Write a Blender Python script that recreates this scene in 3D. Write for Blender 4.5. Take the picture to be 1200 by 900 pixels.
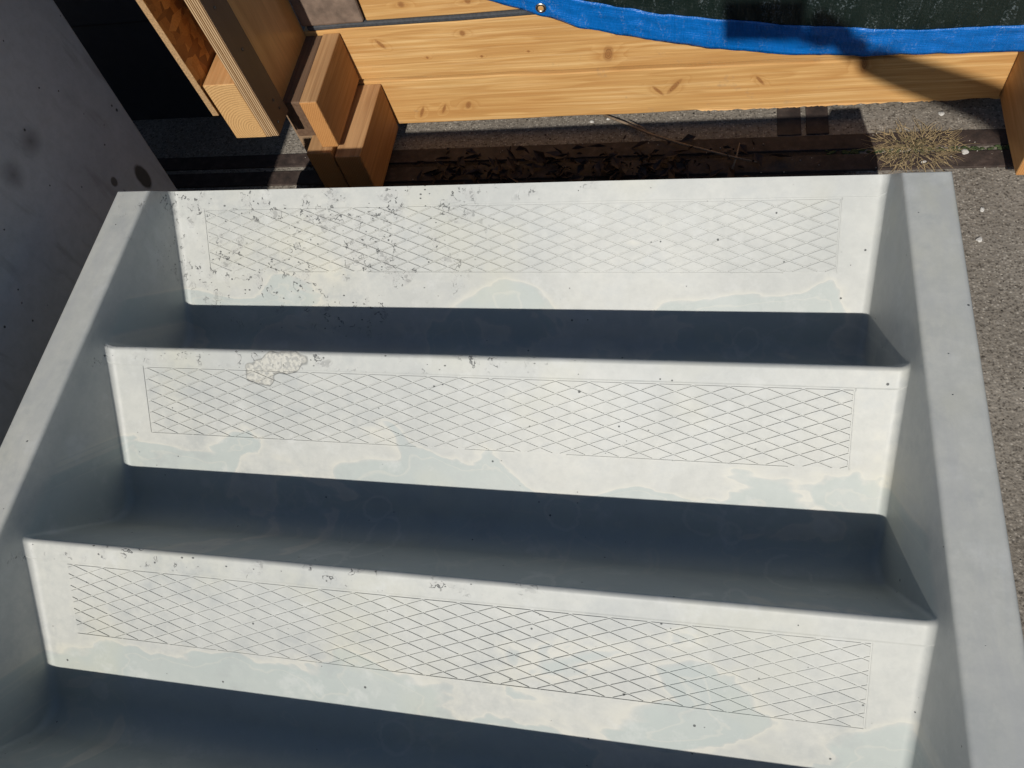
import bpy, bmesh, math, random
import numpy as np
from mathutils import Vector, Matrix, noise
R = math.radians
random.seed(7)
SC = bpy.context.scene
for o in list(bpy.data.objects): bpy.data.objects.remove(o)
COL = SC.collection
G = 0.48                      # height of the stair's nosing line above the yard ground

# ------------------------------------------------------------------ camera, sky, sun, exposure
cd = bpy.data.cameras.new('camera'); cam = bpy.data.objects.new('camera', cd); COL.objects.link(cam)
cd.sensor_width = 36.0; cd.lens = 27.816; cd.clip_start = 0.01; cd.clip_end = 500
_r = Vector((0.97406021, 0.13321042, -0.18292536)); _u = Vector((-0.03305901, 0.88346733, 0.46732492)); _b = Vector((0.22386113, -0.44915527, 0.86495418))
cam.matrix_world = Matrix(((_r.x, _u.x, _b.x, 0.32797), (_r.y, _u.y, _b.y, -0.86047), (_r.z, _u.z, _b.z, 0.95407 + G), (0, 0, 0, 1)))
SC.camera = cam
SUN = Vector((0.03, 1.0, -0.778)).normalized()      # direction the light travels
world = bpy.data.worlds.new('World'); SC.world = world; world.use_nodes = True
wn = world.node_tree.nodes; wl = world.node_tree.links
sky = wn.new('ShaderNodeTexSky'); sky.sky_type = 'NISHITA'; sky.sun_disc = False
sky.sun_elevation = math.asin(-SUN.z); sky.sun_rotation = math.atan2(-SUN.x, -SUN.y)
sky.air_density = 1.0; sky.dust_density = 0.6; sky.ozone_density = 3.0
wn['Background'].inputs['Strength'].default_value = 0.06
wl.new(sky.outputs[0], wn['Background'].inputs['Color'])
sl = bpy.data.lights.new('sun', 'SUN'); sl.energy = 4.9; sl.angle = R(0.53); sl.color = (1.0, 0.955, 0.88)
sun = bpy.data.objects.new('sun', sl); COL.objects.link(sun); sun.location = (-1, -6, 6)
sun.rotation_euler = SUN.to_track_quat('-Z', 'Y').to_euler()
vs = SC.view_settings; vs.view_transform = 'Standard'; vs.look = 'None'; vs.exposure = -0.25; vs.gamma = 1.0; vs.use_curve_mapping = False

SC.cycles.max_bounces = 6; SC.cycles.diffuse_bounces = 3; SC.cycles.glossy_bounces = 3; SC.cycles.use_adaptive_sampling = True; SC.cycles.adaptive_threshold = .02

# ------------------------------------------------------------------ node helpers
class NT:
    def __init__(s, name):
        s.m = bpy.data.materials.new(name); s.m.use_nodes = True
        s.t = s.m.node_tree; s.n = s.t.nodes; s.b = s.n['Principled BSDF']
        s.tc = s.n.new('ShaderNodeTexCoord'); s.obj = s.tc.outputs['Object']
    def put(s, sock, v):
        if isinstance(v, bpy.types.NodeSocket): s.t.links.new(v, sock)
        elif v is not None:
            if isinstance(v, (tuple, list)) and len(v) == 3 and len(sock.default_value) == 4: v = (*v, 1)
            sock.default_value = v
    def mp(s, scale=(1, 1, 1), loc=(0, 0, 0), rot=(0, 0, 0), v=None):
        n = s.n.new('ShaderNodeMapping'); s.put(n.inputs[0], v or s.obj); n.inputs['Scale'].default_value = scale
        n.inputs['Location'].default_value = loc; n.inputs['Rotation'].default_value = rot; return n.outputs[0]
    def noise(s, v=None, scale=5, detail=4, rough=.55, dist=0, col=False):
        n = s.n.new('ShaderNodeTexNoise'); s.put(n.inputs['Vector'], v or s.obj); n.inputs['Scale'].default_value = scale
        n.inputs['Detail'].default_value = detail; n.inputs['Roughness'].default_value = rough; n.inputs['Distortion'].default_value = dist
        return n.outputs[1 if col else 0]
    def vor(s, v=None, scale=5, feature='F1', rnd=1, out=0):
        n = s.n.new('ShaderNodeTexVoronoi'); n.feature = feature; s.put(n.inputs['Vector'], v or s.obj); n.inputs['Scale'].default_value = scale
        n.inputs['Randomness'].default_value = rnd; return n.outputs[out]
    def wave(s, v=None, scale=5, dist=0, detail=2, dscale=1, kind='BANDS', direction='X', profile='SIN'):
        n = s.n.new('ShaderNodeTexWave'); n.wave_type = kind; n.wave_profile = profile
        if kind == 'BANDS': n.bands_direction = direction
        else: n.rings_direction = direction
        s.put(n.inputs['Vector'], v or s.obj)
        n.inputs['Scale'].default_value = scale; n.inputs['Distortion'].default_value = dist; n.inputs['Detail'].default_value = detail; n.inputs['Detail Scale'].default_value = dscale
        return n.outputs[1]
    def ma(s, op, a, b=None, c=None, clamp=False):
        n = s.n.new('ShaderNodeMath'); n.operation = op; n.use_clamp = clamp
        s.put(n.inputs[0], a); s.put(n.inputs[1], b); s.put(n.inputs[2], c); return n.outputs[0]
    def rng(s, v, a, b, c=0., d=1.):
        n = s.n.new('ShaderNodeMapRange'); s.put(n.inputs[0], v)
        for k, x in enumerate((a, b, c, d)): s.put(n.inputs[k + 1], x)
        return n.outputs[0]
    def mix(s, f, a, b, mode='MIX'):
        n = s.n.new('ShaderNodeMix'); n.data_type = 'RGBA'; n.blend_type = mode
        s.put(n.inputs[0], f); s.put(n.inputs[6], a); s.put(n.inputs[7], b); return n.outputs[2]
    def ramp(s, v, stops):
        n = s.n.new('ShaderNodeValToRGB'); s.put(n.inputs[0], v); e = n.color_ramp.elements
        while len(e) < len(stops): e.new(.5)
        for k, (p, c) in enumerate(stops): e[k].position = p; e[k].color = (*c, 1)
        return n.outputs[0]
    def attr(s, name):
        n = s.n.new('ShaderNodeAttribute'); n.attribute_name = name; return n.outputs['Fac']
    def xyz(s, v=None):
        n = s.n.new('ShaderNodeSeparateXYZ'); s.put(n.inputs[0], v or s.obj); return n.outputs
    def comb(s, x, y, z):
        n = s.n.new('ShaderNodeCombineXYZ')
        for k, q in enumerate((x, y, z)): s.put(n.inputs[k], q)
        return n.outputs[0]
    def rnd(s): return s.n.new('ShaderNodeObjectInfo').outputs['Random']
    def bump(s, h, strength=.3, dist=.002, nrm=None):
        n = s.n.new('ShaderNodeBump'); n.inputs['Strength'].default_value = strength; n.inputs['Distance'].default_value = dist
        s.put(n.inputs['Height'], h); s.put(n.inputs['Normal'], nrm); return n.outputs[0]
    def out(s, color, rough=.6, nrm=None, spec=.5, **k):
        s.put(s.b.inputs['Base Color'], color); s.put(s.b.inputs['Roughness'], rough); s.put(s.b.inputs['Specular IOR Level'], spec)
        if nrm: s.put(s.b.inputs['Normal'], nrm)
        for q, v in k.items(): s.put(s.b.inputs[q], v)
        return s.m

def pits(n, scale, rmax, dens, v=None, seedloc=(0, 0, 0)):
    """scattered air-bubble holes: 1 inside a hole"""
    vn = n.n.new('ShaderNodeTexVoronoi'); n.put(vn.inputs['Vector'], n.mp(loc=seedloc, v=v)); vn.inputs['Scale'].default_value = scale
    c = n.xyz(vn.outputs[1])
    r = n.ma('MULTIPLY', n.ma('POWER', c[0], 2.5), rmax)
    keep = n.ma('LESS_THAN', c[1], dens)
    return n.ma('MULTIPLY', n.rng(n.ma('SUBTRACT', r, vn.outputs[0]), -.015, .03), keep)

# ------------------------------------------------------------------ concrete of the stair
def mat_stair():
    n = NT('stair_concrete'); n.obj = n.n.new('ShaderNodeNewGeometry').outputs['Position']
    x, y, z0 = n.xyz(); z = n.ma('SUBTRACT', z0, G)
    st = n.ma('FLOOR', n.ma('ADD', n.ma('DIVIDE', y, -.32), .004)); yy = n.ma('ADD', y, n.ma('MULTIPLY', st, .32))
    tt = n.ma('ADD', n.ma('MULTIPLY', yy, -math.cos(R(40.82))), n.ma('MULTIPLY', z, -math.sin(R(40.82))))
    low = n.rng(z, .012, -.004)
    cl = n.noise(scale=3.0, detail=4, rough=.62)
    base = n.ramp(cl, [(.28, (.362, .376, .366)), (.5, (.435, .443, .420)), (.72, (.482, .483, .447))])
    fine = n.noise(scale=60, detail=4, rough=.7)
    base = n.mix(n.rng(fine, .38, .7, 0, .34), base, (.31, .325, .32))
    # tide marks of dried puddles on the inner half of each tread
    pv = n.comb(x, n.ma('MULTIPLY', tt, 1.5), n.ma('MULTIPLY', st, 3.7))
    big = n.noise(pv, scale=5.0, detail=4, rough=.5, dist=.5)
    lob = n.vor(pv, 8.5)
    fld = n.ma('ADD', n.ma('ADD', big, n.ma('MULTIPLY', lob, -.20)), n.rng(tt, .03, .20, -.27, .15))
    fld = n.ma('ADD', fld, n.rng(st, 0, 2, -.055, .035))
    wet = n.ma('MULTIPLY', n.rng(fld, .468, .492), low)
    rim = n.ma('MULTIPLY', n.ma('MULTIPLY', n.rng(fld, .40, .468), n.rng(fld, .478, .466)), low)
    inner = n.ma('MULTIPLY', n.ma('MULTIPLY', n.rng(fld, .55, .556), n.rng(fld, .572, .562)), low)
    base = n.mix(n.ma('MULTIPLY', n.ma('POWER', rim, 2.0), .65), base, (.52, .51, .45))
    base = n.mix(n.ma('MULTIPLY', wet, n.rng(big, .3, .7, .85, .5)), base, (.335, .385, .375))
    base = n.mix(n.ma('MULTIPLY', inner, .35), base, (.48, .475, .43))
    med = n.noise(n.mp(loc=(4, 2, 1)), scale=5.5, detail=3)
    base = n.mix(n.rng(med, .55, .72, 0, .30), base, (.49, .475, .36))
    pale = n.noise(n.mp(loc=(9, 3, 5)), scale=13, detail=5, rough=.7)
    base = n.mix(n.rng(pale, .56, .70, 0, .5), base, (.535, .545, .53))
    base = n.mix(n.rng(pale, .46, .32, 0, .5), base, (.31, .33, .33))
    # rings left by drops and cups of water on the inner part of the treads
    rv = n.n.new('ShaderNodeTexVoronoi'); n.put(rv.inputs['Vector'], n.comb(n.ma('ADD', x, n.ma('MULTIPLY', fine, .02)), n.ma('ADD', tt, n.ma('MULTIPLY', big, .06)), n.ma('MULTIPLY', st, 5.3))); rv.inputs['Scale'].default_value = 10.5
    rc = n.xyz(rv.outputs[1]); rad = n.rng(rc[0], 0, 1, .12, .36)
    ring = n.ma('MULTIPLY', n.rng(n.ma('ABSOLUTE', n.ma('SUBTRACT', rv.outputs[0], rad)), .035, .012), n.ma('MULTIPLY', n.ma('GREATER_THAN', rc[1], .35), n.ma('MULTIPLY', low, n.rng(tt, .185, .20))))
    base = n.mix(n.ma('MULTIPLY', ring, .32), base, (.56, .56, .52))
    # brushed grey film on the cheeks
    chk = n.noise(n.mp((6, 1.5, 3), loc=(2, 0, 0)), scale=4.5, detail=5, rough=.65, dist=.6)
    base = n.mix(n.ma('MULTIPLY', n.rng(z, .0, .03), n.rng(chk, .45, .62, 0, .45)), base, (.37, .38, .385))
    # the scabbed patch on the lowest tread's left half and the worn left nosings
    dx = n.ma('MULTIPLY', n.ma('SUBTRACT', x, -.33), 2.3); dy = n.ma('MULTIPLY', n.ma('SUBTRACT', y, -.06), 5.0)
    rr = n.ma('SQRT', n.ma('ADD', n.ma('POWER', dx, 2.), n.ma('POWER', dy, 2.)))
    nos = n.ma('MULTIPLY', n.ma('MULTIPLY', n.rng(tt, .040, .008), n.rng(x, .30, -.05)), n.rng(z, .02, .01))
    reg = n.ma('MAXIMUM', n.rng(rr, .9, .35), n.ma('MULTIPLY', nos, .95), clamp=True)
    p1 = pits(n, 70, .13, .40)
    p2 = n.ma('MULTIPLY', pits(n, 150, .27, .26, v=n.mp((.8, 1.3, 1)), seedloc=(3, 1, 0)), n.rng(reg, .2, .7))
    nn = n.noise(n.mp(loc=(1, 7, 2)), scale=46, detail=3, rough=.6)
    patch = n.noise(n.mp(loc=(2, 2, 8)), scale=15, detail=2)
    pm = n.ma('MULTIPLY', n.rng(patch, .475, .535), n.rng(reg, .25, .6))
    line = n.ma('MULTIPLY', n.ma('MULTIPLY', n.rng(n.ma('ABSOLUTE', n.ma('SUBTRACT', nn, .545)), .022, .008), pm), n.rng(n.noise(n.mp(loc=(6, 1, 3)), scale=75, detail=1), .53, .58))
    scab = n.ma('MULTIPLY', n.rng(nn, .63, .66), pm)
    flake = n.ma('MULTIPLY', n.rng(nn, .545, .56), pm)
    # one big spalled patch on the second nosing
    qx = n.ma('MULTIPLY', n.ma('SUBTRACT', x, -.285), 19.); qt = n.ma('MULTIPLY', n.ma('SUBTRACT', tt, .024), 52.)
    qs = n.ma('MULTIPLY', n.ma('SUBTRACT', st, 1.), 9.)
    q = n.ma('SQRT', n.ma('ADD', n.ma('ADD', n.ma('POWER', qx, 2.), n.ma('POWER', qt, 2.)), n.ma('POWER', qs, 2.)))
    q = n.ma('ADD', q, n.rng(patch, .3, .7, -.8, .8))
    spall = n.rng(q, 1.0, .93); edge = n.ma('MULTIPLY', n.rng(q, 1.06, .99), n.rng(q, .86, .95))
    grain = n.noise(scale=190, detail=2)
    base = n.mix(n.ma('MULTIPLY', spall, .85), base, n.mix(n.rng(grain, .45, .6), (.46, .45, .40), (.29, .29, .27)))
    base = n.mix(n.ma('MULTIPLY', flake, .3), base, (.37, .37, .36))
    hole = n.ma('MAXIMUM', n.ma('MAXIMUM', p1, p2), n.ma('MAXIMUM', n.ma('MAXIMUM', n.ma('MULTIPLY', scab, .35), line), n.ma('MULTIPLY', edge, .42)), clamp=True)
    base = n.mix(n.ma('MULTIPLY', hole, .85), base, (.06, .063, .066))
    h = n.ma('SUBTRACT', n.ma('MULTIPLY', fine, .14), n.ma('ADD', n.ma('ADD', hole, n.ma('MULTIPLY', flake, .3)), n.ma('MULTIPLY', spall, n.ma('ADD', grain, .2))))
    nr = n.bump(h, .55, .0020)
    ro = n.rng(pale, .3, .7, .46, .58)
    return n.out(base, n.ma('ADD', ro, n.ma('MULTIPLY', hole, .3)), nr, .5)

def mat_block():
    n = NT('block_concrete'); x, y, z = n.xyz()
    base = n.ramp(n.noise(scale=2.2, detail=6, rough=.6), [(.3, (.33, .338, .35)), (.52, (.42, .43, .44)), (.75, (.48, .485, .49))])
    base = n.mix(n.rng(n.noise(scale=55, detail=5, rough=.7), .4, .7, 0, .25), base, (.2, .2, .2))
    st = n.noise(n.mp(scale=(1, 6, 1.2), rot=(R(18), 0, 0)), scale=6, detail=4)
    base = n.mix(n.rng(st, .58, .72, 0, .35), base, (.15, .14, .13))
    wob = n.ma('MULTIPLY', n.ma('SUBTRACT', n.noise(scale=30, detail=3), .5), .35)
    for (py, pz, ry, rz, s, soft) in ((.163, -.134, .020, .032, .93, .25), (.096, -.074, .010, .012, .85, .3), (.018, .116, .03, .03, .6, .95), (-.058, .114, .03, .03, .55, .95), (.10, -.115, .004, .016, .7, .5)):
        d = n.ma('SQRT', n.ma('ADD', n.ma('POWER', n.ma('DIVIDE', n.ma('SUBTRACT', y, py), ry), 2.), n.ma('POWER', n.ma('DIVIDE', n.ma('SUBTRACT', z, pz + G), rz), 2.)))
        base = n.mix(n.rng(n.ma('ADD', d, wob), 1.0, 1.0 - soft, 0, s), base, (.035, .033, .03))
    hole = n.ma('MAXIMUM', pits(n, 42, .17, .42), pits(n, 100, .30, .22, seedloc=(5, 2, 2)))
    base = n.mix(n.ma('MULTIPLY', hole, .9), base, (.02, .02, .022))
    nr = n.bump(n.ma('SUBTRACT', n.ma('MULTIPLY', n.noise(scale=60, detail=5), .15), hole), .5, .003)
    return n.out(base, .62, nr, .4)

def mat_ground():
    n = NT('yard_concrete')
    cl = n.noise(scale=3.4, detail=5, rough=.65)
    base = n.ramp(cl, [(.3, (.155, .135, .112)), (.55, (.225, .20, .168)), (.75, (.29, .26, .222))])
    vn = n.n.new('ShaderNodeTexVoronoi'); n.put(vn.inputs['Vector'], n.obj); vn.inputs['Scale'].default_value = 190
    c = n.xyz(vn.outputs[1]); d = vn.outputs[0]
    base = n.mix(n.rng(d, .25, .5, .8, .1), base, n.ramp(c[0], [(0, (.045, .038, .03)), (.35, (.155, .132, .105)), (.7, (.30, .265, .22)), (1, (.46, .42, .36))]))
    f = n.noise(scale=95, detail=4, rough=.7)
    base = n.mix(n.rng(f, .55, .64, 0, .75), base, (.05, .042, .034))
    base = n.mix(n.rng(n.noise(n.mp(loc=(3, 3, 0)), scale=30, detail=4, rough=.75), .64, .72, 0, .5), base, (.40, .37, .33))
    hole = pits(n, 75, .22, .5)
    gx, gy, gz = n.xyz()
    ground_shade = n.ma('MULTIPLY', n.ma('MULTIPLY', n.rng(gy, .30, .40), n.rng(gy, .58, .50)), n.ma('MULTIPLY', n.rng(gx, -.75, -.55), n.rng(gx, .75, .55)))  # deepens the shadow behind the stair, painted into the ground colour
    base = n.mix(n.ma('MULTIPLY', n.rng(n.ma('ADD', ground_shade, n.ma('MULTIPLY', f, .8)), .68, .98), .93), base, (.024, .017, .013))
    base = n.mix(hole, base, (.03, .026, .022))
    nr = n.bump(n.ma('SUBTRACT', n.ma('ADD', n.ma('MULTIPLY', d, .5), f), hole), .7, .003)
    return n.out(base, .88, nr, .25)

def mat_strip():
    n = NT('rusty_steel')
    base = n.ramp(n.noise(scale=38, detail=7, rough=.72), [(.3, (.020, .015, .013)), (.55, (.050, .034, .028)), (.75, (.105, .075, .062))])
    base = n.mix(n.rng(n.noise(n.mp(scale=(1, 1, 1)), scale=7, detail=5), .5, .7, 0, .5), base, (.09, .075, .062))
    return n.out(base, .75, n.bump(n.noise(scale=120, detail=6), .6, .002), .35)

# ------------------------------------------------------------------ wood
def mat_wood(name, axis, pal, knots=1.0, gloss=.55, seed=0):
    """axis = grain direction; pal = light, mid, dark"""
    n = NT(name)
    r = n.ma('MULTIPLY', n.rnd(), 17.0)
    off = n.comb(r, n.ma('MULTIPLY', r, 1.7), n.ma('ADD', r, float(seed)))
    va = n.n.new('ShaderNodeVectorMath'); n.put(va.inputs[0], n.obj); n.put(va.inputs[1], off); P = va.outputs[0]
    k = 'XYZ'.index(axis)
    sc = [1, 1, 1]; sc[k] = .055
    ks = [1, 1, 1]; ks[k] = .28
    kd = n.vor(n.mp(tuple(ks), v=P), 9.5); kc = n.xyz(n.vor(n.mp(tuple(ks), v=P), 9.5, out=1))
    krad = n.ma('MULTIPLY', n.rng(kc[0], .58, 1.0, 0, .20), knots)
    kn = n.rng(n.ma('SUBTRACT', krad, kd), -.015, .025); kn = n.ma('MULTIPLY', kn, n.ma('GREATER_THAN', krad, .012))
    halo = n.ma('MULTIPLY', n.rng(n.ma('SUBTRACT', n.ma('MULTIPLY', krad, 2.6), kd), -.2, .25), n.ma('GREATER_THAN', krad, .012))
    bend = n.noise(n.mp(tuple(sc), v=P), scale=13, detail=2)
    g = n.ma('ADD', n.ma('MULTIPLY', bend, 1.0), n.ma('MULTIPLY', halo, .10))
    rings = n.ma('PINGPONG', n.ma('MULTIPLY', g, 15.0), .5)
    rings = n.rng(n.ma('POWER', n.ma('MULTIPLY', rings, 2.0), 2.2), 0, 1)
    fs = [420, 420, 420]; fs[k] = 9
    fib = n.noise(n.mp(tuple(fs), v=P), scale=1, detail=3, rough=.6)
    broad = n.noise(n.mp(v=P), scale=3.2, detail=3)
    c = n.mix(n.rng(rings, .1, 1, 0, .62), pal[0], pal[1])
    c = n.mix(n.rng(fib, .35, .75, 0, .38), c, pal[1])
    s2 = [130, 130, 130]; s2[k] = 2.5
    c = n.mix(n.rng(n.noise(n.mp(tuple(s2), v=P), scale=1, detail=4), .42, .66, 0, .6), c, pal[2])
    c = n.mix(n.rng(broad, .42, .7, 0, .30), c, pal[2])
    c = n.mix(n.ma('MULTIPLY', halo, .30), c, pal[2])
    kr = n.wave(n.mp(tuple(ks), v=P), scale=28, dist=1.5, kind='RINGS', direction='SPHERICAL')
    c = n.mix(kn, c, n.mix(kr, tuple(q * .42 for q in pal[2]), tuple(q * .75 for q in pal[2])))
    h = n.ma('ADD', n.ma('MULTIPLY', fib, .7), n.ma('MULTIPLY', rings, .3))
    return n.out(c, n.rng(fib, .3, .7, gloss - .06, gloss + .12), n.bump(h, .25, .0012), .35)

def mat_pine(knots):
    """plank face seen from the front: grain along x, knots given at (x, z, half width, half height, tilt)"""
    n = NT('pine_plank'); pos = n.n.new('ShaderNodeNewGeometry').outputs['Position']; x, y, z = n.xyz(pos)
    r = n.ma('MULTIPLY', n.rnd(), 9.0)
    P = n.comb(x, n.ma('ADD', y, r), z)
    kn = halo = dm = None
    wob = n.ma('MULTIPLY', n.ma('SUBTRACT', n.noise(P, scale=60, detail=2), .5), .5)
    for (kx, kz, w, h, tl) in knots:
        u = n.ma('SUBTRACT', x, kx); v = n.ma('SUBTRACT', z, kz + G); uu = n.ma('SUBTRACT', u, n.ma('MULTIPLY', v, tl))
        d = n.ma('SQRT', n.ma('ADD', n.ma('POWER', n.ma('DIVIDE', uu, w), 2.), n.ma('POWER', n.ma('DIVIDE', v, h), 2.)))
        a = n.rng(n.ma('ADD', d, wob), 1.15, .55); b = n.rng(n.ma('SQRT', n.ma('ADD', n.ma('POWER', n.ma('DIVIDE', uu, w * 4.0), 2.), n.ma('POWER', n.ma('DIVIDE', v, h * 1.7), 2.))), 1.0, .1)
        dm = d if dm is None else n.ma('MINIMUM', dm, d)
        kn = a if kn is None else n.ma('MAXIMUM', kn, a); halo = b if halo is None else n.ma('MAXIMUM', halo, b)
    bend = n.noise(n.mp((.5, 1, 6), v=P), scale=2.2, detail=3, rough=.45)
    g = n.ma('ADD', n.ma('MULTIPLY', bend, 9.0), n.ma('ADD', n.ma('MULTIPLY', halo, 1.6), n.ma('MULTIPLY', z, 17.0)))
    rings = n.ma('FRACT', g); rings = n.ma('MULTIPLY', n.ma('POWER', rings, 1.8), n.rng(rings, 1.0, .86))
    strk = n.noise(n.mp((2.2, 110, 110), v=P), scale=1, detail=4, rough=.6)
    fib = n.noise(n.mp((7, 420, 420), v=P), scale=1, detail=3, rough=.6)
    broad = n.noise(P, scale=4.5, detail=3)
    c = n.mix(n.rng(rings, .0, .8, 0, .55), (.66, .40, .155), (.43, .20, .055))
    c = n.mix(n.rng(strk, .40, .66, 0, .6), c, (.43, .205, .06))
    c = n.mix(n.rng(strk, .46, .32, 0, .6), c, (.76, .53, .26))
    c = n.mix(n.rng(fib, .36, .72, 0, .5), c, (.40, .20, .07))
    c = n.mix(n.rng(broad, .45, .7, 0, .35), c, (.50, .30, .11))
    c = n.mix(n.ma('MULTIPLY', halo, .42), c, (.42, .20, .06))
    c = n.mix(n.rng(n.noise(n.mp(loc=(5, 5, 5), v=P), scale=21, detail=4, rough=.65), .64, .74, 0, .5), c, (.33, .22, .13))
    c = n.mix(n.ma('MULTIPLY', kn, .72), c, n.mix(n.ma('FRACT', n.ma('MULTIPLY', n.ma('ADD', dm, wob), 3.2)), (.36, .15, .045), (.12, .042, .014)))
    h = n.ma('ADD', n.ma('MULTIPLY', fib, .7), strk)
    return n.out(c, n.rng(fib, .3, .7, .5, .7), n.bump(h, .45, .0012), .3)

def mat_endgrain(name, light, dark, cx, cz, scale):
    n = NT(name); x, y, z = n.xyz()
    v = n.comb(n.ma('SUBTRACT', x, cx), n.ma('SUBTRACT', z, cz), 0.0)
    w = n.wave(v, scale=scale, dist=1.6, detail=3, dscale=3, kind='RINGS', direction='Z')
    f = n.noise(scale=420, detail=3)
    c = n.mix(n.rng(w, .35, 1, 0, .8), light, dark); c = n.mix(n.rng(f, .4, .7, 0, .4), c, dark)
    c = n.mix(n.rng(n.noise(scale=22, detail=3), .5, .7, 0, .35), c, light)
    return n.out(c, .8, n.bump(f, .4, .001), .2)

def mat_plyedge():
    n = NT('plywood_edge'); x, y, z = n.xyz()
    vv = n.comb(n.ma('ADD', x, n.ma('MULTIPLY', n.noise(n.mp((1, 1, 1)), scale=9, detail=2), .0012)), 0.0, n.ma('MULTIPLY', z, .02))
    w = n.wave(vv, scale=66, dist=.3)
    f = n.noise(n.mp((700, 700, 25)), scale=1, detail=3)
    c = n.ramp(w, [(.1, (.10, .045, .02)), (.45, (.33, .20, .10)), (.75, (.55, .39, .22))])
    c = n.mix(n.rng(f, .45, .75, 0, .5), c, (.26, .15, .07))
    return n.out(c, .75, n.bump(n.ma('ADD', w, f), .5, .0012), .25)

def mat_plyface(name, a, b, rough):
    n = NT(name)
    w = n.noise(n.mp((5, 5, .8)), scale=4, detail=5, dist=.9)
    c = n.mix(n.rng(w, .35, .65), a, b)
    c = n.mix(n.rng(n.noise(n.mp((300, 300, 8)), scale=1, detail=3), .45, .7, 0, .3), c, tuple(q * .6 for q in b))
    return n.out(c, rough, n.bump(w, .06, .004), .5)

def mat_osb():
    n = NT('strand_board')
    v = n.mp((18, 52, 20), rot=(R(35), 0, 0)); v2 = n.mp((20, 22, 60), rot=(R(-25), 0, 0), loc=(3, 1, 0))
    c1 = n.xyz(n.vor(v, 1, out=1)); c2 = n.xyz(n.vor(v2, 1, out=1))
    pick = n.ma('GREATER_THAN', c2[1], .52)
    t = n.ma('ADD', n.ma('MULTIPLY', c1[0], n.ma('SUBTRACT', 1.0, pick)), n.ma('MULTIPLY', c2[0], pick))
    c = n.ramp(t, [(0, (.13, .05, .015)), (.35, (.32, .135, .035)), (.7, (.47, .225, .06)), (1, (.56, .30, .095))])
    c = n.mix(n.rng(n.noise(n.mp((60, 300, 300)), scale=1, detail=3), .45, .7, 0, .4), c, (.16, .065, .02))
    return n.out(c, .5, n.bump(t, .4, .001), .4)

def mat_flat(name, c, rough=.6, nscale=80, var=.25, bump=.2, **k):
    n = NT(name); f = n.noise(scale=nscale, detail=5, rough=.65)
    return n.out(n.mix(n.rng(f, .35, .7, 0, var * 2), c, tuple(q * .45 for q in c)), rough, n.bump(f, bump, .002), **k)

def mat_tarp(name, a, b, rough, fine, gl):
    n = NT(name); x, y, z = n.xyz()
    wx_ = n.wave(scale=fine, direction='X'); wz = n.wave(scale=fine * .8, direction='Z', dist=.6)
    wv = n.ma('MULTIPLY', wx_, wz)
    big = n.noise(scale=16, detail=3)
    cr = n.noise(n.mp((1.6, 1, .3), rot=(0, R(16), 0)), scale=26, detail=5, rough=.68, dist=.8)
    c = n.mix(n.rng(big, .35, .65), a, b)
    c = n.mix(n.rng(wv, .1, .6, 0, .35), tuple(q * .55 for q in a), c)
    glint = n.ma('MULTIPLY', n.rng(n.noise(scale=260, detail=2), .54, .64), n.rng(cr, .50, .60))  # weave glints painted as pale specks in the cloth colour
    c = n.mix(n.ma('MULTIPLY', glint, gl), c, (.42, .50, .55)); nr = n.bump(cr, .6, .012); nr = n.bump(wv, .35, .0016, nr)
    return n.out(c, n.mix(glint, (rough,) * 3, (.16,) * 3), nr, .55)

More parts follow.
